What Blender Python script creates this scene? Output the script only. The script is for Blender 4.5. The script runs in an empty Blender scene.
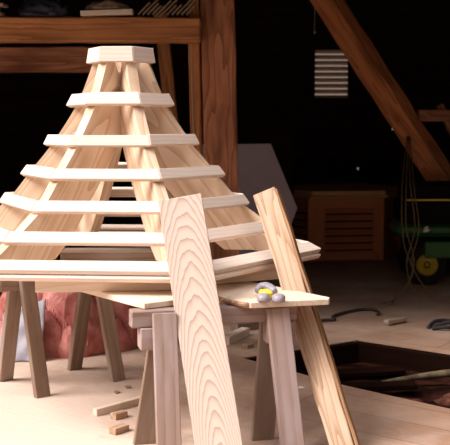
import bpy, bmesh, math, random
from mathutils import Vector, Matrix, noise

random.seed(7)
SC = bpy.context.scene
COL = SC.collection
V = Vector

# ------------------------------------------------------------------ camera
cam_d = bpy.data.cameras.new('camera')
cam_d.sensor_width = 36.0
cam_d.lens = 80.0
cam_d.clip_end = 200
cam = bpy.data.objects.new('camera', cam_d)
COL.objects.link(cam)
cam.location = (0, 0, 1.6)
cam.rotation_euler = (math.radians(90 - 5.44), 0, 0)
SC.camera = cam
cam_d.dof.use_dof = True
cam_d.dof.focus_distance = 5.9
cam_d.dof.aperture_fstop = 4.0

# ------------------------------------------------------------------ world, sun, exposure
w = bpy.data.worlds.new('overcast_sky')
SC.world = w
w.use_nodes = True
bg = w.node_tree.nodes['Background']
bg.inputs[1].default_value = 1.0
# overcast sky: bright overhead, horizon dimmed to keep the deep interior dark
_t = w.node_tree
_tc = _t.nodes.new('ShaderNodeTexCoord')
_sx = _t.nodes.new('ShaderNodeSeparateXYZ')
_r = _t.nodes.new('ShaderNodeValToRGB')
_t.links.new(_tc.outputs['Generated'], _sx.inputs[0])
_t.links.new(_sx.outputs[2], _r.inputs[0])
_e = _r.color_ramp.elements
_e[0].position, _e[0].color = 0.0, (0.24, 0.175, 0.14, 1)
_e[1].position, _e[1].color = 0.85, (1.55, 1.43, 1.40, 1)
_m = _e.new(0.35)
_m.color = (0.26, 0.20, 0.175, 1)
_y = _t.nodes.new('ShaderNodeMapRange')       # far-side horizon given a minimum glow for louvre and knot holes
_y.inputs['From Min'].default_value = 0.2
_y.inputs['From Max'].default_value = 0.8
_t.links.new(_sx.outputs[1], _y.inputs['Value'])
_x = _t.nodes.new('ShaderNodeMix')
_x.data_type = 'RGBA'
_x.blend_type = 'LIGHTEN'
_x.inputs[7].default_value = (0.23, 0.17, 0.13, 1)
_t.links.new(_y.outputs[0], _x.inputs[0])
_t.links.new(_r.outputs[0], _x.inputs[6])
_t.links.new(_x.outputs[2], bg.inputs[0])

sun_d = bpy.data.lights.new('sun', 'SUN')
sun_d.energy = 6.2
sun_d.angle = math.radians(36)
sun_d.color = (1.0, 0.91, 0.86)
sun = bpy.data.objects.new('sun', sun_d)
COL.objects.link(sun)
sun.rotation_euler = V((0.66, 0.23, -0.72)).to_track_quat('-Z', 'Y').to_euler()
sun.location = (-5, -5, 8)

SC.view_settings.view_transform = 'Standard'
SC.view_settings.look = 'None'
SC.view_settings.gamma = 1
SC.view_settings.use_curve_mapping = False
SC.view_settings.exposure = 0.18


# ------------------------------------------------------------------ materials
def nt(name, rough=0.8, spec=0.2):
    m = bpy.data.materials.new(name)
    m.use_nodes = True
    t = m.node_tree
    b = t.nodes['Principled BSDF']
    b.inputs['Roughness'].default_value = rough
    b.inputs['Specular IOR Level'].default_value = spec
    return m, t, b


def lk(t, a, b):
    t.links.new(a, b)


def mathn(t, op, a, b=None):
    n = t.nodes.new('ShaderNodeMath')
    n.operation = op
    for i, v in enumerate((a, b)):
        if v is None:
            continue
        if isinstance(v, (int, float)):
            n.inputs[i].default_value = v
        else:
            lk(t, v, n.inputs[i])
    return n.outputs[0]


def ramp(t, fac, stops):
    r = t.nodes.new('ShaderNodeValToRGB')
    e = r.color_ramp.elements
    while len(e) < len(stops):
        e.new(0.5)
    for el, (p, c) in zip(e, stops):
        el.position = p
        el.color = (*c, 1)
    lk(t, fac, r.inputs[0])
    return r.outputs[0]


def mixc(t, fac, a, b, mode='MIX'):
    n = t.nodes.new('ShaderNodeMix')
    n.data_type = 'RGBA'
    n.blend_type = mode
    for sock, v in ((n.inputs[0], fac), (n.inputs[6], a), (n.inputs[7], b)):
        if isinstance(v, (int, float)):
            sock.default_value = v
        elif isinstance(v, tuple):
            sock.default_value = (*v, 1)
        else:
            lk(t, v, sock)
    return n.outputs[2]


def noise_tex(t, vec, scale, detail=4, rough=0.55):
    n = t.nodes.new('ShaderNodeTexNoise')
    n.inputs['Scale'].default_value = scale
    n.inputs['Detail'].default_value = detail
    n.inputs['Roughness'].default_value = rough
    lk(t, vec, n.inputs['Vector'])
    return n.outputs[0]


def local_vec(t, scale=(1, 1, 1), rot=(0, 0, 0), loc=(0, 0, 0), rnd=0.0):
    tc = t.nodes.new('ShaderNodeTexCoord')
    v = tc.outputs['Object']
    if rnd:
        oi = t.nodes.new('ShaderNodeObjectInfo')
        k = t.nodes.new('ShaderNodeVectorMath')
        k.operation = 'SCALE'
        k.inputs[0].default_value = (rnd, 0.13 * rnd, 0.05 * rnd)
        lk(t, oi.outputs['Random'], k.inputs['Scale'])
        a = t.nodes.new('ShaderNodeVectorMath')
        a.operation = 'ADD'
        lk(t, v, a.inputs[0])
        lk(t, k.outputs[0], a.inputs[1])
        v = a.outputs[0]
    mp = t.nodes.new('ShaderNodeMapping')
    mp.inputs['Scale'].default_value = scale
    mp.inputs['Rotation'].default_value = rot
    mp.inputs['Location'].default_value = loc
    lk(t, v, mp.inputs[0])
    return mp.outputs[0]


def wood(name, pale, dark, contrast=0.5, ring=22, tilt=3.0, loc=(0, 0, 0.05), rnd=3.0,
         stain=None, stain_amt=0.0, rough=0.75, fine=0.25, distort=0.006, vary=0.12, sharp=2.2, spec=0.12, bump=0.12, flat=None):
    """Sawn wood: growth rings around an axis tilted to the board (local x = grain)."""
    m, t, b = nt(name, rough, spec)
    base = local_vec(t, rnd=rnd)
    wob = noise_tex(t, local_vec(t, (2.2, 9, 9), rnd=rnd), 1.0, 3)
    rv = local_vec(t, rot=(0, math.radians(tilt), 0), loc=loc, rnd=rnd * 0.3)
    sx = t.nodes.new('ShaderNodeSeparateXYZ')
    lk(t, rv, sx.inputs[0])
    y2 = mathn(t, 'MULTIPLY', sx.outputs[1], sx.outputs[1])
    z2 = mathn(t, 'MULTIPLY', sx.outputs[2], sx.outputs[2])
    d = mathn(t, 'SQRT', mathn(t, 'ADD', y2, z2))
    d = mathn(t, 'ADD', d, mathn(t, 'MULTIPLY', wob, distort * 6))
    tone = mathn(t, 'FRACT', mathn(t, 'MULTIPLY', d, ring * 3.2))
    if flat:                       # flat-sawn: wavy contour grain drawn out along the board
        fn = noise_tex(t, local_vec(t, (flat[0], flat[1], flat[1]), rnd=rnd), 1.0, 2, 0.4)
        tone = mathn(t, 'FRACT', mathn(t, 'MULTIPLY', fn, flat[2]))
    line = mathn(t, 'POWER', tone, sharp)
    fib = noise_tex(t, local_vec(t, (6, 160, 160), rnd=rnd), 1.0, 3)
    fac = mathn(t, 'ADD', mathn(t, 'MULTIPLY', line, contrast),
                mathn(t, 'MULTIPLY', mathn(t, 'SUBTRACT', fib, 0.5), fine))
    c = mixc(t, fac, pale, dark)
    big = noise_tex(t, local_vec(t, (1.5, 7, 7), rnd=rnd), 1.0, 4)
    if stain:
        sf = ramp(t, big, [(0.42, (0, 0, 0)), (0.68, (1, 1, 1))])
        c = mixc(t, mathn(t, 'MULTIPLY', sf, stain_amt), c, stain)
    oi = t.nodes.new('ShaderNodeObjectInfo')
    hv = t.nodes.new('ShaderNodeHueSaturation')
    lk(t, mathn(t, 'ADD', 1 - vary, mathn(t, 'MULTIPLY', oi.outputs['Random'], 2 * vary)), hv.inputs['Value'])
    lk(t, c, hv.inputs['Color'])
    lk(t, hv.outputs[0], b.inputs['Base Color'])
    bp = t.nodes.new('ShaderNodeBump')
    bp.inputs['Strength'].default_value = bump
    bp.inputs['Distance'].default_value = 0.004
    lk(t, fac, bp.inputs['Height'])
    lk(t, bp.outputs[0], b.inputs['Normal'])
    return m


def mottled(name, c1, c2, scale=8, rough=0.8, spec=0.2, metallic=0.0, lo=0.35, hi=0.65):
    m, t, b = nt(name, rough, spec)
    b.inputs['Metallic'].default_value = metallic
    f = noise_tex(t, local_vec(t), scale, 5)
    lk(t, ramp(t, f, [(lo, c1), (hi, c2)]), b.inputs['Base Color'])
    bp = t.nodes.new('ShaderNodeBump')
    bp.inputs['Strength'].default_value = 0.15
    bp.inputs['Distance'].default_value = 0.01
    lk(t, f, bp.inputs['Height'])
    lk(t, bp.outputs[0], b.inputs['Normal'])
    return m


M = {}
M['pine'] = wood('pale_pine', (0.78, 0.665, 0.585), (0.56, 0.40, 0.28), 0.35, ring=14, tilt=2.5, loc=(0, 0.02, 0.08))
M['rafter'] = wood('rafter_pine', (0.72, 0.56, 0.42), (0.44, 0.25, 0.12), 0.6, flat=(0.7, 5.0, 9), fine=0.3)
M['cathedral'] = wood('cathedral_grain_pine', (0.55, 0.445, 0.385), (0.31, 0.195, 0.145), 0.85, ring=33, tilt=7.5,
                      loc=(0, 0, -0.02), rnd=0.0, fine=0.2, distort=0.004, vary=0.0, sharp=3.5)
M['rough_post'] = wood('rough_sawn_pine', (0.50, 0.36, 0.26), (0.22, 0.115, 0.06), 0.7, flat=(0.8, 12, 8), ring=8, tilt=0.8,
                       loc=(0, 0.03, 0.05), stain=(0.28, 0.14, 0.06), stain_amt=0.6, distort=0.012)
M['plank'] = wood('deck_plank', (0.74, 0.62, 0.50), (0.52, 0.35, 0.22), 0.4, flat=(0.7, 6, 9), ring=13, tilt=2)
M['bark'] = mottled('bark', (0.16, 0.09, 0.05), (0.42, 0.27, 0.17), 30, 0.95)
M['bark_tan'] = wood('tan_split_side', (0.40, 0.23, 0.12), (0.15, 0.065, 0.03), 0.9, ring=20, tilt=0.5, stain=(0.10, 0.045, 0.02), stain_amt=0.6)
M['brace'] = wood('brace_timber', (0.80, 0.33, 0.14), (0.32, 0.115, 0.045), 0.6, flat=(0.8, 8, 7), ring=8, tilt=1.5, stain=(0.13, 0.045, 0.022), stain_amt=0.55, distort=0.02, spec=0.05, bump=0.5)
M['pit_wood'] = wood('dark_pit_wood', (0.013, 0.005, 0.003), (0.005, 0.002, 0.0015), 0.5, ring=8, tilt=1, spec=0.02)  # pit boards in a nearly black brown
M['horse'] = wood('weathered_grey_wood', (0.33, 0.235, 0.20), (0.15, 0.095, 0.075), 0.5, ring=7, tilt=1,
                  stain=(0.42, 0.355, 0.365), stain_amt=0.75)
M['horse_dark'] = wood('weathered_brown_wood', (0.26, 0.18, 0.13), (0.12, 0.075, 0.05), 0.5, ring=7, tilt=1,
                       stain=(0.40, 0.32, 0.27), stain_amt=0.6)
M['old'] = wood('old_red_timber', (0.78, 0.37, 0.21), (0.24, 0.095, 0.05), 0.7, flat=(0.9, 7, 7), ring=8, tilt=1.5,
                stain=(0.17, 0.065, 0.038), stain_amt=0.75, distort=0.02, spec=0.05, bump=0.5)
M['old_orange'] = wood('old_orange_timber', (0.70, 0.33, 0.14), (0.26, 0.10, 0.04), 0.65, flat=(0.6, 9, 7), ring=8, tilt=1.5,
                       stain=(0.10, 0.035, 0.018), stain_amt=0.4, distort=0.02, spec=0.05, bump=0.5)
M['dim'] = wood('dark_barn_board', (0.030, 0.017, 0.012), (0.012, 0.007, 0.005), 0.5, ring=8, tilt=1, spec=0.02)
M['crate'] = wood('stained_red_cedar', (0.80, 0.33, 0.16), (0.42, 0.16, 0.075), 0.4, ring=14, tilt=1, spec=0.05)
M['crate_trim'] = wood('golden_cedar', (0.85, 0.55, 0.27), (0.55, 0.30, 0.13), 0.4, ring=14, tilt=1, spec=0.05)
M['slat'] = wood('grey_slat', (0.44, 0.34, 0.26), (0.26, 0.18, 0.13), 0.3)
M['shingle'] = wood('grey_shingle', (0.32, 0.25, 0.18), (0.11, 0.08, 0.055), 0.6, ring=20, tilt=1)
M['white_board'] = mottled('painted_board', (0.80, 0.70, 0.58), (0.88, 0.80, 0.70), 12)
M['cloth'] = mottled('olive_sacking', (0.22, 0.17, 0.11), (0.42, 0.34, 0.24), 20, 0.95)
M['tarp'] = mottled('navy_tarpaulin', (0.010, 0.012, 0.024), (0.06, 0.066, 0.11), 6, 0.45, 0.4)
M['panel'] = mottled('grey_sheet', (0.70, 0.64, 0.76), (0.78, 0.72, 0.84), 3, 0.6)
M['sheet'] = mottled('pale_grey_plastic', (0.25, 0.245, 0.29), (0.36, 0.35, 0.40), 7, 0.5)
M['pink'] = mottled('pink_insulation', (0.34, 0.085, 0.075), (0.68, 0.31, 0.28), 9, 0.9, lo=0.3, hi=0.7)
M['green'] = mottled('green_paint', (0.018, 0.10, 0.022), (0.03, 0.14, 0.035), 6, 0.4, 0.4)
M['hub'] = mottled('dull_yellow_paint', (0.36, 0.24, 0.015), (0.44, 0.31, 0.02), 6, 0.5, 0.3)
M['yellow'] = mottled('yellow_paint', (0.70, 0.52, 0.03), (0.80, 0.62, 0.05), 6, 0.4, 0.4)
M['rubber'] = mottled('black_rubber', (0.008, 0.008, 0.008), (0.02, 0.018, 0.018), 20, 0.8)
M['black'] = mottled('black_steel', (0.005, 0.005, 0.005), (0.010, 0.009, 0.009), 8, 0.7, 0.04)
M['white'] = mottled('white_paint', (0.75, 0.75, 0.75), (0.82, 0.82, 0.82), 6, 0.5)
M['grey_plastic'] = mottled('grey_plastic', (0.24, 0.22, 0.26), (0.36, 0.33, 0.38), 20, 0.4, 0.4)
M['rope'] = mottled('straw_rope', (0.15, 0.10, 0.05), (0.26, 0.18, 0.10), 40, 0.9)
M['cord'] = mottled('pale_cord', (0.55, 0.45, 0.34), (0.62, 0.52, 0.40), 40, 0.9)
M['hose'] = mottled('dark_hose', (0.035, 0.028, 0.025), (0.07, 0.055, 0.05), 20, 0.6)
M['rubble'] = mottled('red_clay', (0.05, 0.015, 0.009), (0.19, 0.07, 0.045), 14, 0.95)
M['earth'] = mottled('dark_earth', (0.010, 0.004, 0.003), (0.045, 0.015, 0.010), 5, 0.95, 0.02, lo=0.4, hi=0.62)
M['stick'] = mottled('bleached_stick', (0.05, 0.035, 0.02), (0.16, 0.12, 0.07), 14, 0.9)
M['leather'] = mottled('dark_strap', (0.02, 0.018, 0.022), (0.05, 0.045, 0.05), 12, 0.6)


def floor_material():
    m, t, b = nt('dusty_floorboards', 0.85)
    tc = t.nodes.new('ShaderNodeTexCoord')
    mp = t.nodes.new('ShaderNodeMapping')
    mp.inputs['Rotation'].default_value = (0, 0, math.radians(38))
    lk(t, tc.outputs['Object'], mp.inputs[0])
    v = mp.outputs[0]
    br = t.nodes.new('ShaderNodeTexBrick')
    br.inputs['Color1'].default_value = (0.33, 0.195, 0.13, 1)
    br.inputs['Color2'].default_value = (0.38, 0.235, 0.16, 1)
    br.inputs['Mortar'].default_value = (0.17, 0.10, 0.07, 1)
    br.inputs['Scale'].default_value = 1.0
    br.inputs['Mortar Size'].default_value = 0.005
    br.inputs['Mortar Smooth'].default_value = 0.4
    br.inputs['Brick Width'].default_value = 3.2
    br.inputs['Row Height'].default_value = 0.30
    br.offset_frequency = 3
    lk(t, v, br.inputs['Vector'])
    st = t.nodes.new('ShaderNodeMapping')
    st.inputs['Scale'].default_value = (2, 26, 1)
    lk(t, v, st.inputs[0])
    g = noise_tex(t, st.outputs[0], 1.5, 5)
    c = mixc(t, mathn(t, 'MULTIPLY', mathn(t, 'SUBTRACT', g, 0.35), 0.7), br.outputs[0], (0.17, 0.10, 0.065))
    d = noise_tex(t, tc.outputs['Object'], 1.3, 6, 0.65)
    dust = ramp(t, d, [(0.40, (0, 0, 0)), (0.62, (1, 1, 1))])
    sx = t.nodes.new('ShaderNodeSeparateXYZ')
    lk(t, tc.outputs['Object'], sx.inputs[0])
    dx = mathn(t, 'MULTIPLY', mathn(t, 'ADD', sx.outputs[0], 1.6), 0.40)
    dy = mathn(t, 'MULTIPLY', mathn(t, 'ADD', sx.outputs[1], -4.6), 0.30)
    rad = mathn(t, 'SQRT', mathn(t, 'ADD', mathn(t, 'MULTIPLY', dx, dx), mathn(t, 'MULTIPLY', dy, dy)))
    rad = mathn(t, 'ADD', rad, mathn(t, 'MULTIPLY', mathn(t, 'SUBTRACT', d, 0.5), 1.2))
    tone = ramp(t, rad, [(0.45, (1, 1, 1)), (1.15, (0, 0, 0))])  # pale pool at front left: daylight falloff painted into the floor colour
    amt = mathn(t, 'MAXIMUM', mathn(t, 'MULTIPLY', dust, 0.3), mathn(t, 'MULTIPLY', tone, 0.80))
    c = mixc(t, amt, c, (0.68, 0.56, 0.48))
    s = noise_tex(t, tc.outputs['Object'], 55, 2)
    sp = ramp(t, s, [(0.66, (0, 0, 0)), (0.72, (1, 1, 1))])
    c = mixc(t, mathn(t, 'MULTIPLY', sp, 0.35), c, (0.40, 0.25, 0.16))
    lk(t, c, b.inputs['Base Color'])
    bp = t.nodes.new('ShaderNodeBump')
    bp.inputs['Strength'].default_value = 0.3
    bp.inputs['Distance'].default_value = 0.01
    lk(t, mathn(t, 'ADD', g, mathn(t, 'MULTIPLY', s, 0.4)), bp.inputs['Height'])
    lk(t, bp.outputs[0], b.inputs['Normal'])
    return m


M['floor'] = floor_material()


# ------------------------------------------------------------------ object helpers
def frame(o, x, yh):
    """Matrix with local x along x and local y as near yh as possible."""
    x = V(x).normalized()
    z = x.cross(V(yh)).normalized()
    y = z.cross(x).normalized()
    m = Matrix((x, y, z)).transposed().to_4x4()
    m.translation = V(o)
    return m


def obj(name, bm, mat, parent=None, mtx=None, smooth=False):
    me = bpy.data.meshes.new(name)
    bmesh.ops.recalc_face_normals(bm, faces=bm.faces[:])
    bm.to_mesh(me)
    bm.free()
    if mat:
        me.materials.append(M[mat] if isinstance(mat, str) else mat)
    if smooth:
        for p in me.polygons:
            p.use_smooth = True
    o = bpy.data.objects.new(name, me)
    COL.objects.link(o)
    if mtx is None:
        mtx = Matrix()
    if parent:
        base = Matrix()
        p = parent
        while p:
            base = p.matrix_basis @ base
            p = p.parent
        o.parent = parent
        o.matrix_basis = base.inverted() @ mtx
    else:
        o.matrix_basis = mtx
    return o


def thing(name, label, cat, loc, group=None):
    o = bpy.data.objects.new(name, None)
    o.empty_display_size = 0.1
    COL.objects.link(o)
    o.matrix_basis = Matrix.Translation(V(loc))
    return tag(o, label, cat, group)


def tag(o, label, cat, group=None):
    o['label'] = label
    o['category'] = cat
    if group:
        o['group'] = group
    return o


def struct(o):
    o['kind'] = 'structure'
    return o


def bm_box(lo, hi, bevel=0.0, cuts=0):
    bm = bmesh.new()
    bmesh.ops.create_cube(bm, size=1)
    lo, hi = V(lo), V(hi)
    for v in bm.verts:
        v.co = V([(lo[i] + hi[i]) / 2 + v.co[i] * (hi[i] - lo[i]) for i in range(3)])
    if cuts:
        L = hi.x - lo.x
        ed = [e for e in bm.edges if abs(e.verts[0].co.x - e.verts[1].co.x) > L * 0.9]
        bmesh.ops.subdivide_edges(bm, edges=ed, cuts=cuts, use_grid_fill=True)
    if bevel:
        ed = [e for e in bm.edges if len(e.link_faces) == 2 and e.calc_face_angle(0) > 0.5]
        bmesh.ops.bevel(bm, geom=ed, offset=bevel, segments=1, affect='EDGES')
    return bm


def roughen(bm, amp, sc=4.0, seed=0.0):
    bm.normal_update()
    for v in bm.verts:
        p = V((v.co.x * sc, v.co.y * sc * 2, v.co.z * sc * 2)) + V((seed, seed * .7, seed * 1.3))
        v.co += V((noise.noise(p), noise.noise(p + V((9, 4, 2))), noise.noise(p + V((1, 7, 12))))) * amp
    return bm


def board(name, p0, p1, wd, th, side, mat, parent=None, bevel=0.003, rough=0.0, seed=0.0, taper=1.0, cuts=0):
    """A sawn board from p0 to p1 (centre line); wd runs along side, th across."""
    p0, p1 = V(p0), V(p1)
    L = (p1 - p0).length
    bm = bm_box((0, -wd / 2, -th / 2), (L, wd / 2, th / 2), bevel, cuts=(max(cuts, 14) if rough else cuts))
    if taper != 1.0:
        for v in bm.verts:
            k = 1 + (taper - 1) * v.co.x / L
            v.co.y *= k
    if rough:
        roughen(bm, rough, 5, seed)
    return obj(name, bm, mat, parent, frame(p0, p1 - p0, side))


def bm_prism(pts, h0, h1, bevel=0.0):
    bm = bmesh.new()
    a = [bm.verts.new((x, y, h0)) for x, y in pts]
    b = [bm.verts.new((x, y, h1)) for x, y in pts]
    n = len(pts)
    bm.faces.new(a[::-1])
    bm.faces.new(b)
    for i in range(n):
        bm.faces.new((a[i], a[(i + 1) % n], b[(i + 1) % n], b[i]))
    if bevel:
        bmesh.ops.bevel(bm, geom=bm.edges[:], offset=bevel, segments=1, affect='EDGES')
    return bm


def smooth_path(pts, n=8):
    pts = [V(p) for p in pts]
    out = []
    for i in range(len(pts) - 1):
        p0, p1, p2, p3 = pts[max(i - 1, 0)], pts[i], pts[i + 1], pts[min(i + 2, len(pts) - 1)]
        for k in range(n):
            t = k / n
            out.append(0.5 * ((2 * p1) + (p2 - p0) * t + (2 * p0 - 5 * p1 + 4 * p2 - p3) * t * t
                              + (3 * p1 - p0 - 3 * p2 + p3) * t ** 3))
    out.append(pts[-1])
    return out


def bm_tube(paths, r, seg=8, n=8, radii=None):
    bm = bmesh.new()
    for path in paths:
        pts = smooth_path(path, n)
        rings = []
        for i, p in enumerate(pts):
            d = (pts[min(i + 1, len(pts) - 1)] - pts[max(i - 1, 0)]).normalized()
            u = d.cross(V((0.31, 0.2, 0.93))).normalized()
            v = d.cross(u)
            rr = r if not radii else r * radii(i / (len(pts) - 1))
            rings.append([bm.verts.new(p + (u * math.cos(2 * math.pi * k / seg) + v * math.sin(2 * math.pi * k / seg)) * rr)
                          for k in range(seg)])
        for a, b in zip(rings, rings[1:]):
            for k in range(seg):
                bm.faces.new((a[k], a[(k + 1) % seg], b[(k + 1) % seg], b[k]))
        bm.faces.new(rings[0][::-1])
        bm.faces.new(rings[-1])
    return bm


def bm_lathe(profile, seg=28):
    bm = bmesh.new()
    rings = [[bm.verts.new((r * math.cos(2 * math.pi * k / seg), r * math.sin(2 * math.pi * k / seg), z))
              for k in range(seg)] for r, z in profile]
    for a, b in zip(rings, rings[1:]):
        for k in range(seg):
            bm.faces.new((a[k], a[(k + 1) % seg], b[(k + 1) % seg], b[k]))
    bm.faces.new(rings[0][::-1])
    bm.faces.new(rings[-1])
    return bm


def bm_lump(size, amp, sc, sub=4, seed=0.0, ridged=False, flat=True):
    bm = bmesh.new()
    bmesh.ops.create_icosphere(bm, subdivisions=sub, radius=1)
    for v in bm.verts:
        p = v.co * sc + V((seed, seed * 1.7, seed * .3))
        n = noise.noise(p) + 0.5 * noise.noise(p * 2.1)
        if ridged:
            n = 0.55 - abs(noise.noise(p)) * 2.0 + 0.5 * (0.5 - abs(noise.noise(p * 2.3)) * 2)
        v.co *= 1 + amp * n
        v.co = V((v.co.x * size[0], v.co.y * size[1], v.co.z * size[2]))
        if flat and v.co.z < 0:
            v.co.z *= 0.02
    return bm


# ------------------------------------------------------------------ the setting
PIT = [(0.125, 6.845), (1.005, 7.437), (1.875, 6.75), (2.75, 6.05), (2.15, 4.70), (1.288, 5.58), (0.748, 6.10)]


def build_floor():
    bm = bmesh.new()
    def loop(pts):
        vs = [bm.verts.new((x, y, 0)) for x, y in pts]
        return [bm.edges.new((vs[i], vs[(i + 1) % len(vs)])) for i in range(len(vs))]
    e = loop([(-5.5, -2.5), (5.5, -2.5), (5.5, 15), (-5.5, 15)]) + loop(PIT)
    bmesh.ops.triangle_fill(bm, use_beauty=True, use_dissolve=False, edges=e)
    for f in list(bm.faces):
        c = f.calc_center_median()
        # drop any triangle that fell inside the hole
        inside = False
        n = len(PIT)
        for i in range(n):
            (x1, y1), (x2, y2) = PIT[i], PIT[(i + 1) % n]
            if (y1 > c.y) != (y2 > c.y) and c.x < (x2 - x1) * (c.y - y1) / (y2 - y1) + x1:
                inside = not inside
        if inside:
            bm.faces.remove(f)
    r = bmesh.ops.extrude_face_region(bm, geom=bm.faces[:])
    for v in [g for g in r['geom'] if isinstance(g, bmesh.types.BMVert)]:
        v.co.z -= 0.05
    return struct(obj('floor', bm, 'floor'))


build_floor()

bm = bmesh.new()
bmesh.ops.create_grid(bm, x_segments=60, y_segments=60, size=1)
for v in bm.verts:
    v.co = V((1.4 + v.co.x * 2.6, 6.1 + v.co.y * 2.2, -0.15 + 0.03 * noise.noise(v.co * 7) + 0.015 * noise.noise(v.co * 19)))
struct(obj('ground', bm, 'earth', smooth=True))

# back wall with the louvre opening and two knot holes, so they are real holes to daylight
HOLES = [(1.29, 1.765, 2.015, 2.70), (2.41, 2.44, 1.56, 1.59), (1.915, 1.94, 0.985, 1.02)]
bm = bmesh.new()
xs = sorted({-5.5, 5.5} | {h[i] for h in HOLES for i in (0, 1)})
zs = sorted({0.0, 4.9} | {h[i] for h in HOLES for i in (2, 3)})
for x0, x1 in zip(xs, xs[1:]):
    for z0, z1 in zip(zs, zs[1:]):
        cx, cz = (x0 + x1) / 2, (z0 + z1) / 2
        if any(h[0] < cx < h[1] and h[2] < cz < h[3] for h in HOLES):
            continue
        b2 = bm_box((x0, 14.5, z0), (x1, 14.53, z1))
        me = bpy.data.meshes.new('tmp')
        b2.to_mesh(me)
        b2.free()
        bm.from_mesh(me)
        bpy.data.meshes.remove(me)
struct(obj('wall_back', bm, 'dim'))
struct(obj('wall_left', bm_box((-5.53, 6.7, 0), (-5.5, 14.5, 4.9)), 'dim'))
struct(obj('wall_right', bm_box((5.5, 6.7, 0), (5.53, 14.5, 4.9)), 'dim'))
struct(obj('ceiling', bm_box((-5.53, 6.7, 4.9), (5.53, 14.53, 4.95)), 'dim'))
struct(obj('shade_header', bm_box((-5.53, 6.7, 2.56), (5.53, 6.75, 4.9)), 'dim'))  # unseen header added above the view to shade the back of the barn

struct(obj('sky_block_right', bm_box((2.75, 1.5, 0), (2.85, 6.69, 4.9)), 'dim'))  # unseen wall added right of the view to cut sky light from there

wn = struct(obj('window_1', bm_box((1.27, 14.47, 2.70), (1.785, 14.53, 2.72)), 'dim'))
for k in range(9):
    z = 2.03 + k * 0.0815
    board('slat', (1.29, 14.515, z), (1.765, 14.515, z), 0.085, 0.010, (0, 1.0, -0.75), 'slat', wn, bevel=0)
board('window_frame', (1.28, 14.5, 2.0), (1.28, 14.5, 2.72), 0.02, 0.06, (1, 0, 0), 'dim', wn)
board('window_frame', (1.775, 14.5, 2.0), (1.775, 14.5, 2.72), 0.02, 0.06, (1, 0, 0), 'dim', wn)
board('window_sill', (1.27, 14.5, 2.005), (1.785, 14.5, 2.005), 0.06, 0.02, (0, 1, 0), 'dim', wn)

# ------------------------------------------------------------------ barn frame timbers
def timber(name, p0, p1, wd, th, side, mat, label, cat, rough=0.008, seed=1.0, cuts=24):
    o = board(name, p0, p1, wd, th, side, mat, None, 0.012, rough, seed, cuts=cuts)
    return tag(o, label, cat)


timber('timber_post', (-0.006, 8.74, 0), (-0.113, 8.74, 4.85), 0.29, 0.26, (1, 0, 0), 'old',
       'thick hewn reddish brown post standing behind the cupola frame', 'post', 0.010, 2.0, 30)
timber('timber_stud', (-0.214, 8.69, 0), (-0.321, 8.69, 4.85), 0.098, 0.11, (1, 0, 0), 'old_orange',
       'orange brown squared stud fixed to the left side of the thick post', 'post', 0.004, 3.0, 30)
timber('timber_beam', (-3.6, 8.50, 2.415), (-0.205, 8.50, 2.405), 0.20, 0.20, (0, 0, 1), 'old_orange',
       'long brown horizontal beam carrying the clutter, running left from the post', 'beam', 0.008, 4.0, 40)
timber('timber_beam', (-3.6, 10.1, 2.27), (-1.25, 10.1, 2.27), 0.25, 0.12, (0, 0, 1), 'old',
       'dark red brown board seen just below the long beam at upper left', 'beam', 0.006, 5.0)
timber('wooden_lath', (-3.3, 8.8, 2.385), (-1.18, 8.8, 2.39), 0.022, 0.03, (0, 0, 1), 'white_board',
       'thin pale lath under the long horizontal beam', 'lath', 0.001, 6.0)
timber('timber_stud', (-0.345, 9.7, 0), (-0.625, 9.7, 2.75), 0.125, 0.09, (1, 0, 0), 'old_orange',
       'slim orange stud between the cupola top and the thick post', 'post', 0.004, 7.0)
bm = bm_box((0, -0.12, -0.12), (3.9, 0.12, 0.12), 0.015, cuts=34)
roughen(bm, 0.012, 4, 8.0)
d = V((1.345, 0, -2.03)).normalized()
p_top = V((1.075, 10.97, 3.0)) - d * 0.55
side = (Matrix.Rotation(math.radians(38), 3, d) @ V((0, 1, 0)))
tag(obj('diagonal_brace', bm, 'brace', None, frame(p_top, d, side)),
    'heavy orange brown brace slanting down across the dark upper right', 'brace')
timber('timber_rail', (2.225, 11.6, 1.735), (3.6, 11.6, 1.735), 0.13, 0.10, (0, 0, 1), 'old',
       'dim brown horizontal rail behind the lower end of the slanting brace', 'beam', 0.006, 9.0)

timber('timber_brace', (2.50, 11.75, 1.86), (2.86, 11.75, 1.15), 0.10, 0.08, (0, 1, 0), 'old',
       'dim short brown brace crossing behind the horizontal rail at the right edge', 'brace', 0.004, 12.0)

# ------------------------------------------------------------------ cupola roof frame
K = 0.91
CX, CY = -0.6853 * K, 6.70 * K
TH = math.radians(-4.57)
BASE_Z = 0.812
LV = [(0.212, 2.123, 0.228, 2.025), (0.317, 1.823, 0.356, 1.747), (0.489, 1.555, 0.522, 1.489),
      (0.648, 1.349, 0.696, 1.287), (0.809, 1.162, 0.856, 1.098), (1.033, 0.994, 1.089, 0.933),
      (1.241, 0.845, 1.330, 0.798)]
LV = [(a * K, 1.6 + (b - 1.6) * K, c * K, 1.6 + (d - 1.6) * K) for a, b, c, d in LV]
BT = 0.028


def polar(r, az, z):
    return V((CX + r * math.sin(az), CY - r * math.cos(az), z))


cup = thing('cupola_roof_frame', 'pale new wood six-sided flared cupola roof skeleton standing on the plank deck',
            'roof frame', (CX, CY, BASE_Z))
AZ = [TH + math.radians(-30 + 60 * k) for k in range(6)]


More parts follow.
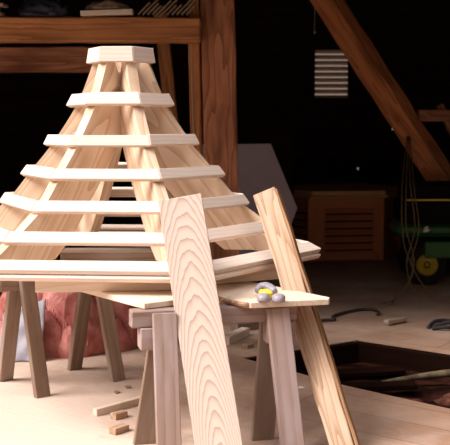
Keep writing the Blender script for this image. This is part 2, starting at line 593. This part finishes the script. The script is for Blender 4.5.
def ring_bar(name, sec, a0, a1, gap, mat, dz=0.0, k0=1.0, k1=1.0):
    """Bar of cross-section sec [(r, z)...] mitred between two corner planes."""
    A = [polar(r * k0, a0, z + dz) for r, z in sec]
    B = [polar(r * k1, a1, z + dz) for r, z in sec]
    u = (B[0] - A[0]).normalized()
    A = [p + u * gap for p in A]
    B = [p - u * gap for p in B]
    mt = frame(A[0], u, A[1] - A[0])
    inv = mt.inverted()
    bm = bmesh.new()
    va = [bm.verts.new(inv @ p) for p in A]
    vb = [bm.verts.new(inv @ p) for p in B]
    n = len(sec)
    bm.faces.new(va)
    bm.faces.new(vb[::-1])
    for i in range(n):
        bm.faces.new((va[i], vb[i], vb[(i + 1) % n], va[(i + 1) % n]))
    bmesh.ops.bevel(bm, geom=bm.edges[:], offset=0.003, segments=1, affect='EDGES')
    return obj(name, bm, mat, cup, mt)


mid = []
for lv, (ru, zu, rl, zl) in enumerate(LV):
    tip = (1.05, 1.07, 1.035, 1.01, 1.0, 1.0, 1.0)[lv]     # strips stand a little proud on the left corner
    dd = V((rl - ru, zl - zu))
    nn = V((-dd.y, dd.x)).normalized()
    sec = [(ru, zu), (rl, zl), (rl - nn.x * BT, zl - nn.y * BT), (ru - nn.x * BT, zu - nn.y * BT)]
    mid.append(V(((ru + rl) / 2 - nn.x * BT, (zu + zl) / 2 - nn.y * BT, 0)))
    for k in range(6):
        a0, a1 = AZ[k], AZ[k] + math.radians(60)
        ring_bar('batten', sec, a0, a1, random.uniform(0.0005, 0.0025), 'pine', random.uniform(-0.003, 0.003),
                 tip if k == 5 else 1.0, tip if k == 4 else 1.0)
for k in range(6):
    a0 = AZ[k]
    ring_bar('base_plate', [(1.160, 0.861), (1.210, 0.834), (1.196, BASE_Z), (0.99, BASE_Z), (0.99, 0.861)],
             a0, a0 + math.radians(60), 0.001, 'pine')

# rafters: wide boards on edge whose outer edge follows the flare
mid = [p - V((0.020, 0, 0)) for p in mid]
prof = [V((mid[0].x - 0.020, 2.062, 0))] + mid[:]
last = (mid[-1] - mid[-2]).normalized()
prof.append(mid[-1] + last * 0.03)
outer = smooth_path(prof, 6)
DEPTH = 0.285
inner = []
for i, p in enumerate(outer):
    tg = (outer[min(i + 1, len(outer) - 1)] - outer[max(i - 1, 0)]).normalized()
    nrm = V((-tg.y, tg.x, 0))
    q = p - nrm * DEPTH
    inner.append(V((max(q.x, 0.028), min(q.y, 2.058), 0)))
ext = (inner[-1] - inner[-2]).normalized()
inner.append(inner[-1] + ext * 0.6)
zcut = 0.863
out_pts = [(p.x, max(p.y, zcut)) for p in outer]
in_pts = []
for a, b in zip(inner, inner[1:]):
    if a.y > zcut:
        in_pts.append((a.x, a.y))
        if b.y <= zcut:
            t = (a.y - zcut) / (a.y - b.y)
            in_pts.append((a.x + (b.x - a.x) * t, zcut))
            break
poly = out_pts + in_pts[::-1]
clean = []
for p in poly:
    if not clean or (V(p) - V(clean[-1])).length > 0.004:
        clean.append(p)
for k in range(6):
    a = AZ[k]
    lo, hi = polar(1.13, a, zcut), polar(0.19, a, 2.05)
    rad = V((math.sin(a), -math.cos(a), 0))
    mt = frame(lo, hi - lo, rad)
    inv = mt.inverted()
    nrm = V((math.cos(a), math.sin(a), 0)) * 0.031
    bm = bmesh.new()
    va = [bm.verts.new(inv @ (polar(r, a, z) + nrm)) for r, z in clean]
    vb = [bm.verts.new(inv @ (polar(r, a, z) - nrm)) for r, z in clean]
    f1, f2 = bm.faces.new(va), bm.faces.new(vb[::-1])
    for i in range(len(clean)):
        j = (i + 1) % len(clean)
        bm.faces.new((va[i], vb[i], vb[j], va[j]))
    bmesh.ops.triangulate(bm, faces=[f1, f2])
    obj('rafter', bm, 'rafter', cup, mt)

# ------------------------------------------------------------------ sawhorses
HT = 0.71


def sawhorse(label, e0, e1, feet, mats, bw, bh, lw, lt, cleat):
    e0, e1 = V((*e0, 0)), V((*e1, 0))
    root = thing('sawhorse', label, 'sawhorse', (e0 + e1) / 2)
    ax = (e1 - e0).normalized()
    sp = V((ax.y, -ax.x, 0))
    up = V((0, 0, HT - bh / 2))
    board('beam', e0 + up, e1 + up, bw, bh, sp, mats[1], root, 0.006, 0.004, 3.1)
    for (t, foot, s, mm) in feet:
        top = e0 + (e1 - e0) * t + V((0, 0, HT - 0.012)) + sp * s * (bw / 2 + lt * 0.4)
        o = board('leg', V((*foot, 0.0)), top, lw, lt, ax, mm, root, 0.004, 0.0, 1.0)
        for v in o.data.vertices:                     # cut the foot level with the floor
            wz = (o.matrix_basis @ v.co).z + root.location.z
            if v.co.x < 0.05:
                dirz = (o.matrix_basis.to_3x3() @ V((1, 0, 0))).z
                v.co.x += (0.001 - wz) / dirz
    for (t, s) in cleat:
        c = e0 + (e1 - e0) * t
        board('cleat', c - ax * 0.075 + V((0, 0, HT - bh - 0.055)), c + ax * 0.075 + V((0, 0, HT - bh - 0.055)), 0.11, bw + 0.02,
              (0, 0, 1), mats[1], root, 0.005, 0.003, 5)
    return root


sawhorse('nearer weathered grey sawhorse under the tool end of the deck', (-0.465, 4.83), (0.355, 5.03),
         [(0.19, (-0.262, 4.60), 1, 'horse'), (0.22, (-0.408, 4.955), -1, 'horse_dark'),
          (0.87, (0.335, 4.75), 1, 'horse'), (0.88, (0.192, 5.02), -1, 'horse_dark')],
         ('horse', 'horse'), 0.085, 0.085, 0.118, 0.034, [(0.14, 0), (0.90, 0)])
sawhorse('farther brown sawhorse in front of the pink heap at left', (-1.36, 5.92), (-0.64, 6.52),
         [(0.17, (-1.397, 6.23), -1, 'horse_dark'), (0.17, (-1.090, 5.84), 1, 'horse_dark'),
          (0.72, (-1.000, 6.52), -1, 'horse_dark'), (0.72, (-0.678, 6.22), 1, 'horse_dark')],
         ('horse_dark', 'horse_dark'), 0.09, 0.09, 0.095, 0.040, [])

# ------------------------------------------------------------------ deck planks
d2 = V((-0.596, 0.803, 0))
n2 = V((0.803, 0.596, 0))
c0 = V((-0.395, 4.835, 0.7270)) + n2 * 0.17
tag(board('plank', c0, c0 + d2 * 1.82, 0.34, 0.030, n2, 'plank'),
    'square-ended pale plank jutting forward left of the tall grained board', 'plank')
C = [(0.128, 4.87), (0.522, 4.97), (0.532, 5.02), (0.284, 5.36), (-0.10, 5.80), (-0.56, 6.74), (-0.86, 6.66),
     (-0.52, 6.0), (-0.22, 5.62), (-0.09, 5.36), (-0.055, 5.20), (-0.032, 5.06), (0.02, 4.97), (0.07, 4.91)]
lc = V((0.1, 5.2, 0.71))
mt = frame(lc, d2, -n2)
inv = mt.inverted()
slab = tag(obj('live_edge_slab', bm_prism([tuple((inv @ V((x, y, 0.71)))[:2]) for x, y in C], 0.0005, 0.030, 0.003), 'plank', None, mt),
           'pale slab with a bark edge and pointed end, holding the small tool', 'plank')
bpth = [V((x, y, 0.726)) for x, y in C[7:]] + [V((0.12, 4.882, 0.726))]
bm = bm_tube([bpth], 0.014, 8, 5)
for v in bm.verts:
    p = v.co * 25
    v.co += V((noise.noise(p), noise.noise(p + V((5, 5, 5))), 0)) * 0.006
obj('bark_edge', bm, 'bark', slab)
tag(board('plank', (-1.05, 6.42, 0.7765), (-0.10, 6.46, 0.7765), 0.24, 0.066, (0, 1, 0), 'horse_dark'),
    'shaded brown crosswise plank seen through the cupola frame under its far side', 'plank')
tag(board('plank', (-1.00, 5.275, 0.7765), (-0.17, 5.355, 0.7765), 0.27, 0.066, (0, 1, 0), 'plank'),
    'thick tan plank lying crosswise under the front left of the cupola frame', 'plank')
tag(board('plank', (-0.15, 5.47, 0.7765), (0.40, 5.78, 0.7765), 0.20, 0.066, (0, 1, 0), 'plank'),
    'thick tan plank under the cupola frame right of the tall grained board', 'plank')

# ------------------------------------------------------------------ leaning boards
tag(board('leaning_board', (-0.011, 4.53, 0.02), (-0.230, 5.09, 1.24), 0.222, 0.038, (0.98, 0, 0.17), 'cathedral', bevel=0.002),
    'wide tall board with arched grain leaning at front centre', 'board')
sd = V((0.96, -0.30, 0.16))
o = board('leaning_post', (0.588, 4.729, 0.012), (0.232, 5.630, 1.225), 0.114, 0.085, sd, 'rough_post', None, 0.004, 0.010, 11, taper=1.15, cuts=30)
bp0, bp1 = V((0.588, 4.729, 0.012)), V((0.232, 5.630, 1.225))
m3 = o.matrix_basis.to_3x3()
off = m3 @ V((0, 1, 0)) * 0.070
if off.x < 0:
    off = -off
b2 = board('split_side', bp0 + off, bp1 + off - (bp1 - bp0).normalized() * 0.01, 0.080, 0.016, m3 @ V((0, 0, 1)), 'bark_tan', o, 0.003, 0.006, 4, taper=0.93, cuts=30)
b2['label'] = 'darker tan split side'
tag(o, 'rough sawn narrow post leaning right of the small tool', 'post')

# ------------------------------------------------------------------ small tool on the slab
tl = thing('hand_tool', 'small grey and yellow hand tool lying on the bark-edged slab', 'tool', (0.225, 4.93, 0.741))
for dx, dy in ((-0.035, -0.03), (0.040, -0.045)):
    o = obj('grey_cup', bm_lathe([(0.012, 0), (0.030, 0.002), (0.034, 0.012), (0.032, 0.028), (0.022, 0.038), (0.008, 0.040)], 24), 'grey_plastic', tl,
            Matrix.Translation((0.225 + dx, 4.93 + dy, 0.741)) @ Matrix.Diagonal((1.0, 1.25, 1.0, 1)), True)
obj('yellow_body', bm_box((-0.030, -0.025, 0.0), (0.030, 0.055, 0.044), 0.012), 'yellow', tl,
    Matrix.Translation((0.210, 4.96, 0.742)) @ Matrix.Rotation(0.3, 4, 'Z'))
obj('grey_band', bm_tube([[(0.165, 5.03, 0.772), (0.190, 5.06, 0.785), (0.225, 5.05, 0.783), (0.252, 5.00, 0.772)]], 0.021, 10, 6, lambda t: 0.8 + 0.5 * math.sin(t * 3.1)),
    'grey_plastic', tl, None, True)

# ------------------------------------------------------------------ pink heap and grey sheet
bm = bmesh.new()
bmesh.ops.create_grid(bm, x_segments=130, y_segments=130, size=1)
for v in bm.verts:
    x, y = v.co.x, v.co.y
    # square grid to disc, so the rim is a rounded irregular outline
    dx, dy = x * math.sqrt(1 - y * y / 2), y * math.sqrt(1 - x * x / 2)
    rr = min(1.0, math.hypot(dx, dy))
    p = V((dx * 2.3 + dy * 1.3, dy * 1.9 - dx * 1.0, 3.3))
    p += V((noise.noise(p * 1.5), noise.noise(p * 1.5 + V((5, 0, 0))), 0)) * 0.35
    dist, cells = noise.voronoi(p)
    rnd = noise.cell_vector(cells[0] * 7.7)
    crease = min(1.0, (dist[1] - dist[0]) * 4)
    tilt = (p - cells[0]).dot(rnd - V((.5, .5, .5))) * 0.9
    f2 = 1 - abs(noise.noise(p * 2.2 + V((4, 1, 0)))) * 2.6
    dome = (1 - rr ** 3) ** 0.55
    h = dome * (0.27 + 0.20 * rnd.x + 0.50 * tilt + 0.13 * crease + 0.05 * f2 + 0.02 * noise.noise(p * 7))
    out = 1 + 0.10 * noise.noise(V((dx * 2, dy * 2, 7))) + dome * (0.30 * tilt + 0.10 * crease)
    v.co = V((dx * 0.61 * out, dy * 0.57 * out, max(0.002, h)))
r = bmesh.ops.extrude_face_region(bm, geom=bm.faces[:])
for v in [g for g in r['geom'] if isinstance(g, bmesh.types.BMVert)]:
    v.co.z = 0.001
tag(obj('insulation_heap', bm, 'pink', None, Matrix.Translation((-1.20, 7.42, 0)), False),
    'crumpled heap of pinkish red insulation on the floor under the deck', 'insulation')

bm = bmesh.new()
bmesh.ops.create_grid(bm, x_segments=16, y_segments=24, size=0.5)
for v in bm.verts:
    x, y = v.co.x, v.co.y
    v.co = V((x * 0.30, 0.02 * noise.noise(V((x * 4, y * 4, 2))) + 0.16 * (y + .5), (y + 0.5) * (0.36 + 0.1 * x)))
r = bmesh.ops.extrude_face_region(bm, geom=bm.faces[:])
for v in [g for g in r['geom'] if isinstance(g, bmesh.types.BMVert)]:
    v.co.y += 0.012
tag(obj('plastic_sheet', bm, 'sheet', None, Matrix.Translation((-1.41, 6.72, 0.002)) @ Matrix.Rotation(-0.1, 4, 'Z'), True),
    'pale bluish grey sheet propped behind the left legs of the brown sawhorse', 'sheet')

# ------------------------------------------------------------------ clutter on the long beam
BZ = 2.52
bm = bm_lump((0.215, 0.13, 0.17), 0.25, 2.4, 4, 3.0, ridged=True)
tag(obj('tarpaulin', bm, 'tarp', None, Matrix.Translation((-1.505, 8.50, BZ + 0.003)), True),
    'dark navy crumpled tarpaulin lying on the long beam', 'tarpaulin')
for k, (dx, dz) in enumerate(((0, 0), (-0.05, 0.035), (0.02, 0.07))):
    tag(board('offcut_board', (-2.30 + dx, 8.46, BZ + 0.014 + dz), (-1.835 + dx, 8.42, BZ + 0.014 + dz), 0.14, 0.026, (0, 1, 0), ('shingle', 'slat', 'slat')[k]),
        ('grey offcut board lowest in the stack at the left end of the beam',
         'pale offcut board in the middle of the stack at the left end of the beam',
         'pale offcut board topmost of the stack at the left end of the beam')[k], 'board', 'offcut boards on the beam')
tag(board('short_board', (-1.19, 8.44, BZ + 0.018), (-0.76, 8.42, BZ + 0.030), 0.14, 0.042, (0, 1, 0), 'white_board'),
    'short whitish board lying on the long beam', 'board')
bm = bm_lump((0.165, 0.08, 0.075), 0.3, 2.0, 3, 9.0, ridged=True)
tag(obj('folded_sacking', bm, 'cloth', None, Matrix.Translation((-0.97, 8.45, BZ + 0.056)), True),
    'olive brown folded sacking on top of the short whitish board', 'cloth')
for k in range(11):
    x = -0.72 + k * 0.040
    q = 1 + 0.3 * math.sin(k * 1.7)
    lean, h = 0.10 * q, 0.10 * q
    o = board('wood_shingle', (x, 8.435, BZ + 0.008), (x + lean, 8.435, BZ + 0.008 + h), 0.11, 0.014, (0, 1, 0.05), 'shingle', None, 0.002, 0.0, k)
    pos = 'first from the left' if k == 0 else ('last, nearest the post' if k == 10 else
          ['', 'second', 'third', 'fourth', 'fifth', 'sixth', 'seventh', 'eighth', 'ninth', 'tenth'][k] + ' from the left')
    tag(o, 'grey tilted shingle on the beam, ' + pos, 'shingle', 'grey shingles leaning on the beam')
tag(obj('hanging_cord', bm_tube([[(-0.292, 8.628, 2.36), (-0.284, 8.626, 2.1), (-0.280, 8.628, 1.85), (-0.265, 8.626, 1.4)]], 0.006, 6), 'cord'),
    'thin pale cord hanging down the front of the orange stud', 'cord')

# ------------------------------------------------------------------ back of the barn
mt = frame((0.35, 10.72, 0.0), (1, 0, 0), (0, 0.25, 1))
px = [(-0.62, 0.003), (0.16, 0.003), (0.44, 0.74), (0.155, 1.46), (-0.62, 1.45)]
tag(obj('grey_panel', bm_prism(px, -0.02, 0.02, 0.004), 'panel', None, mt),
    'large grey rigid sheet with slanted right side leaning behind the thick post', 'panel')
mt = frame((0.5, 11.5, 0.0), (1, 0, 0), (0, 0.12, 1))
tag(obj('dark_board', bm_prism([(-0.6, 0.003), (0.30, 0.003), (0.30, 1.52), (-0.6, 1.56)], -0.02, 0.02, 0.004), 'dim', None, mt),
    'dim dark brown board standing behind the grey rigid sheet', 'panel')

# louvred six-sided cupola base
HX = [(1.04, 11.88), (1.935, 12.02), (2.27, 12.85), (1.90, 13.65), (1.00, 13.50), (0.60, 12.65)]
hc = sum((V((x, y, 0)) for x, y in HX), V()) / 6
base = thing('louvered_cupola_base', 'reddish brown six-sided louvered box standing on the floor far back', 'cupola base', hc)
hgt = 0.755
for k in range(6):
    a, b = V((*HX[k], 0)), V((*HX[(k + 1) % 6], 0))
    u = (b - a).normalized()
    nrm = V((u.y, -u.x, 0))
    L = (b - a).length
    ins = nrm * -0.03
    board('corner_post', a + ins + V((0, 0, 0.002)), a + ins + V((0, 0, hgt)), 0.10, 0.05, u, 'crate', base)
    board('rail', a + u * .05 + ins + V((0, 0, 0.06)), b - u * .05 + ins + V((0, 0, 0.06)), 0.11, 0.045, (0, 0, 1), 'crate', base)
    board('rail', a + u * .05 + ins + V((0, 0, hgt - 0.06)), b - u * .05 + ins + V((0, 0, hgt - 0.06)), 0.12, 0.045, (0, 0, 1), 'crate', base)
    board('stile', a + u * .10 + ins + V((0, 0, 0.1)), a + u * .10 + ins + V((0, 0, hgt - .1)), 0.12, 0.045, u, 'crate', base)
    board('stile', b - u * .09 + ins + V((0, 0, 0.1)), b - u * .09 + ins + V((0, 0, hgt - .1)), 0.10, 0.045, u, 'crate', base)
    for j in range(6):
        z = 0.165 + j * 0.088
        board('louver', a + u * .15 + ins * 1.2 + V((0, 0, z)), b - u * .13 + ins * 1.2 + V((0, 0, z)), 0.085, 0.014, nrm + V((0, 0, -0.9)), 'crate', base)
    board('backing', a + u * .1 + ins * 3 + V((0, 0, hgt / 2)), b - u * .1 + ins * 3 + V((0, 0, hgt / 2)), hgt - .05, 0.01, (0, 0, 1), 'dim', base)
pts = [tuple((V((x, y, 0)) - hc)[:2]) for x, y in HX]
obj('top_trim', bm_prism([(x * 1.05, y * 1.05) for x, y in pts], hgt, hgt + 0.035, 0.008), 'crate_trim', base, Matrix.Translation(hc))
obj('top_trim', bm_prism([(x * 1.0, y * 1.0) for x, y in pts], hgt + 0.035, hgt + 0.085, 0.008), 'crate_trim', base, Matrix.Translation(hc))

# green garden tractor
tr = thing('garden_tractor', 'green garden tractor with black tyre and yellow hub at the right edge', 'tractor', (2.3, 10.35, 0))
def wheel(x, y, r, wd, nm):
    mt = Matrix.Translation((x, y, r)) @ Matrix.Rotation(math.radians(90), 4, 'X')
    t = obj('tyre', bm_lathe([(r * .55, -wd * .4), (r * .85, -wd / 2), (r * .97, -wd * .36), (r, 0), (r * .97, wd * .36), (r * .85, wd / 2), (r * .55, wd * .4)], 32),
            'rubber', tr, mt, True)
    obj('hub', bm_lathe([(r * .12, wd * .38), (r * .40, wd * .50), (r * .52, wd * .46), (r * .56, wd * .30)][::-1] + [(r * .08, wd * .55)], 24), 'hub', t, mt, True)
wheel(2.05, 10.12, 0.21, 0.16, 'front')
wheel(3.05, 10.12, 0.28, 0.2, 'rear')
wheel(2.05, 10.58, 0.21, 0.16, 'front')
wheel(3.05, 10.58, 0.28, 0.2, 'rear')
bm = bm_box((1.76, 10.15, 0.48), (3.3, 10.72, 0.63), 0.05, cuts=8)
obj('hood', bm, 'green', tr, None)
obj('side_plate', bm_box((2.02, 10.03, 0.28), (2.75, 10.06, 0.45), 0.012), 'green', tr)
obj('chassis', bm_box((1.85, 10.25, 0.22), (3.2, 10.5, 0.49), 0.02), 'black', tr)
obj('white_mark', bm_prism([(0, 0), (0.05, 0.0), (0.075, 0.03), (0.05, 0.028), (0.055, 0.06), (0.02, 0.055)], 0, 0.003), 'white', tr,
    frame((2.02, 10.149, 0.535), (1, 0, 0), (0, 0, 1)))
# black flat box with yellow strip on the tractor
bx = thing('black_chest', 'long black chest with a yellow edge strip resting on the green tractor', 'chest', (2.5, 10.2, 0.632))
obj('body', bm_box((1.80, 9.98, 0.632), (3.2, 10.7, 0.86), 0.012), 'black', bx)
obj('lid', bm_box((1.84, 9.99, 0.862), (3.22, 10.7, 1.03), 0.02), 'black', bx)
obj('yellow_strip', bm_box((1.82, 9.965, 0.868), (3.2, 9.978, 0.884)), 'yellow', bx)

# straw-coloured ropes hanging from the brace
rp = [[(1.96, 10.74, 1.50), (1.80, 9.92, 1.05), (1.77, 9.72, 0.62), (1.82, 9.55, 0.30), (1.64, 9.2, 0.05), (1.42, 8.95, 0.012)],
      [(1.97, 10.74, 1.50), (1.84, 9.93, 1.05), (1.86, 9.75, 0.62), (1.75, 9.55, 0.30), (1.80, 9.45, 0.06), (1.93, 9.35, 0.012)],
      [(1.98, 10.74, 1.50), (1.88, 9.93, 1.0), (1.90, 9.75, 0.6), (1.80, 9.55, 0.30), (1.93, 9.5, 0.06), (2.05, 9.48, 0.012)],
      [(1.95, 10.74, 1.50), (1.76, 9.93, 1.0), (1.74, 9.7, 0.5), (1.80, 9.5, 0.2), (1.60, 9.25, 0.03), (1.50, 8.88, 0.012)]]
tag(obj('frayed_rope', bm_tube(rp, 0.006, 7, 8), 'rope', None, None, True),
    'straw coloured frayed rope hanging from the slanting brace to the floor', 'rope')
pc = thing('pull_cord', 'thin pull cord with a small white knob hanging in the upper dark', 'cord', (1.06, 12.0, 4.9))
obj('string', bm_tube([[(1.06, 12, 4.9), (1.06, 12, 3.8), (1.06, 12, 2.74)]], 0.004, 6, 3), 'cord', pc)
obj('knob', bm_lathe([(0.004, 0), (0.014, 0.008), (0.014, 0.03), (0.004, 0.04)], 12), 'white', pc, Matrix.Translation((1.06, 12, 2.70)))

# ------------------------------------------------------------------ things on the floor
tag(obj('dark_hose', bm_tube([[(0.55, 7.95, 0.016), (0.80, 8.13, 0.016), (0.90, 8.16, 0.016), (0.91, 8.30, 0.016), (1.02, 8.47, 0.016), (1.18, 8.62, 0.016),
                               (1.29, 8.62, 0.016), (1.32, 8.50, 0.016), (1.30, 8.40, 0.016)]], 0.014, 8, 8), 'hose', None, None, True),
    'dark hose curling across the floor beyond the pit', 'hose')
bm = bm_box((-0.12, -0.03, 0), (0.12, 0.03, 0.035), 0.006, cuts=6)
roughen(bm, 0.015, 9, 3)
tag(obj('wood_chunk', bm, 'slat', None, Matrix.Translation((1.39, 8.05, 0.012)) @ Matrix.Rotation(0.75, 4, 'Z')),
    'splintered brown wood chunk on the floor beyond the pit', 'wood scrap')
st = [[(1.62, 7.85, 0.012), (1.70, 8.00, 0.03), (1.80, 8.05, 0.03), (1.92, 7.98, 0.012)],
      [(1.64, 7.80, 0.012), (1.74, 7.78, 0.03), (1.86, 7.80, 0.012)], [(1.68, 7.9, 0.012), (1.78, 7.86, 0.05), (1.9, 7.9, 0.012)]]
tag(obj('black_strap', bm_tube(st, 0.016, 8, 6), 'leather', None, None, True),
    'tangled black strap on the floor at the right edge', 'strap')


def scrap(p0, p1, wd, th, mat, label, z=0.0):
    o = board('wood_scrap', (*p0, th / 2 + z), (*p1, th / 2 + z), wd, th, (0, 1, 0), mat, None, 0.002, 0.0, 1)
    return tag(o, label, 'wood scrap', 'offcuts on the floor under the deck')


scrap((-0.725, 5.44), (-0.46, 5.73), 0.035, 0.040, 'plank', 'long pale stick offcut on the floor left of the nearer sawhorse')
scrap((-0.615, 5.37), (-0.555, 5.43), 0.05, 0.035, 'rough_post', 'small tan block just in front of the long stick offcut')
scrap((-0.590, 5.10), (-0.525, 5.18), 0.05, 0.035, 'rough_post', 'small tan block nearest the camera, left of the nearer sawhorse')
scrap((-0.665, 5.915), (-0.640, 5.93), 0.03, 0.012, 'bark', 'dark chip on the floor beyond the long stick offcut, left one of two')
scrap((-0.612, 6.035), (-0.580, 6.045), 0.03, 0.012, 'bark', 'dark chip on the floor beyond the long stick offcut, right one of two')
scrap((0.00, 7.27), (0.16, 7.62), 0.07, 0.06, 'plank', 'pale block on the floor seen between the legs of the nearer sawhorse')
scrap((0.14, 7.14), (0.19, 7.20), 0.06, 0.03, 'rough_post', 'small yellowish chip on the floor by the left corner of the pit')
scrap((0.07, 7.75), (0.33, 7.95), 0.10, 0.12, 'horse_dark', 'dark block on the floor behind the nearer sawhorse beam')
scrap((0.44, 6.02), (0.48, 6.04), 0.04, 0.008, 'white_board', 'tiny whitish chip on the floor right of the nearer sawhorse')

# ------------------------------------------------------------------ inside the pit
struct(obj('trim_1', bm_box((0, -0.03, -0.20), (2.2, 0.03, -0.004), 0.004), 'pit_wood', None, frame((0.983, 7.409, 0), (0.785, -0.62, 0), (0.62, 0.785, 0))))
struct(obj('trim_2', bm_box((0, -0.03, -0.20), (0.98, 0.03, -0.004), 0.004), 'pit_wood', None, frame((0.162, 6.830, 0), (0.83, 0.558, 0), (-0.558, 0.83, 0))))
GZ = -0.13
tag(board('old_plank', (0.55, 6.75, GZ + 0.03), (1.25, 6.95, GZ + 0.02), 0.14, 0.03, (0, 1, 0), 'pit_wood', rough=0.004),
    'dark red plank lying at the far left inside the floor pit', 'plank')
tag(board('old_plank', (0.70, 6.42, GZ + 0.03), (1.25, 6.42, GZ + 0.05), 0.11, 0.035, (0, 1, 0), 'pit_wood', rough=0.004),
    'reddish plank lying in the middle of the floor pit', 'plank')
tag(obj('bleached_stick', bm_tube([[(1.05, 6.55, GZ + .03), (1.35, 6.62, GZ + .06), (1.65, 6.60, GZ + .09), (2.2, 6.62, GZ + .07)]], 0.032, 8, 6, lambda t: 0.5 + 0.6 * t), 'stick', None, None, True),
    'bleached stick lying in the pit at the right edge', 'stick')
for k, (x, y, s) in enumerate(((1.17, 6.20, .10), (1.47, 6.26, .12), (1.66, 5.96, .14), (1.36, 5.90, .10), (1.80, 6.28, .17))):
    tag(obj('clay_lump', bm_lump((s, s * .8, s * .45), 0.5, 2.2, 3, k * 3.0), 'rubble', None, Matrix.Translation((x, y, GZ - 0.03)), True),
        ['leftmost red clay lump in the floor pit', 'second red clay lump from the left in the pit', 'front right red clay lump in the pit',
         'smallest red clay lump, nearest the camera in the pit', 'largest red clay lump at the right edge of the pit'][k], 'rubble', 'clay lumps in the pit')
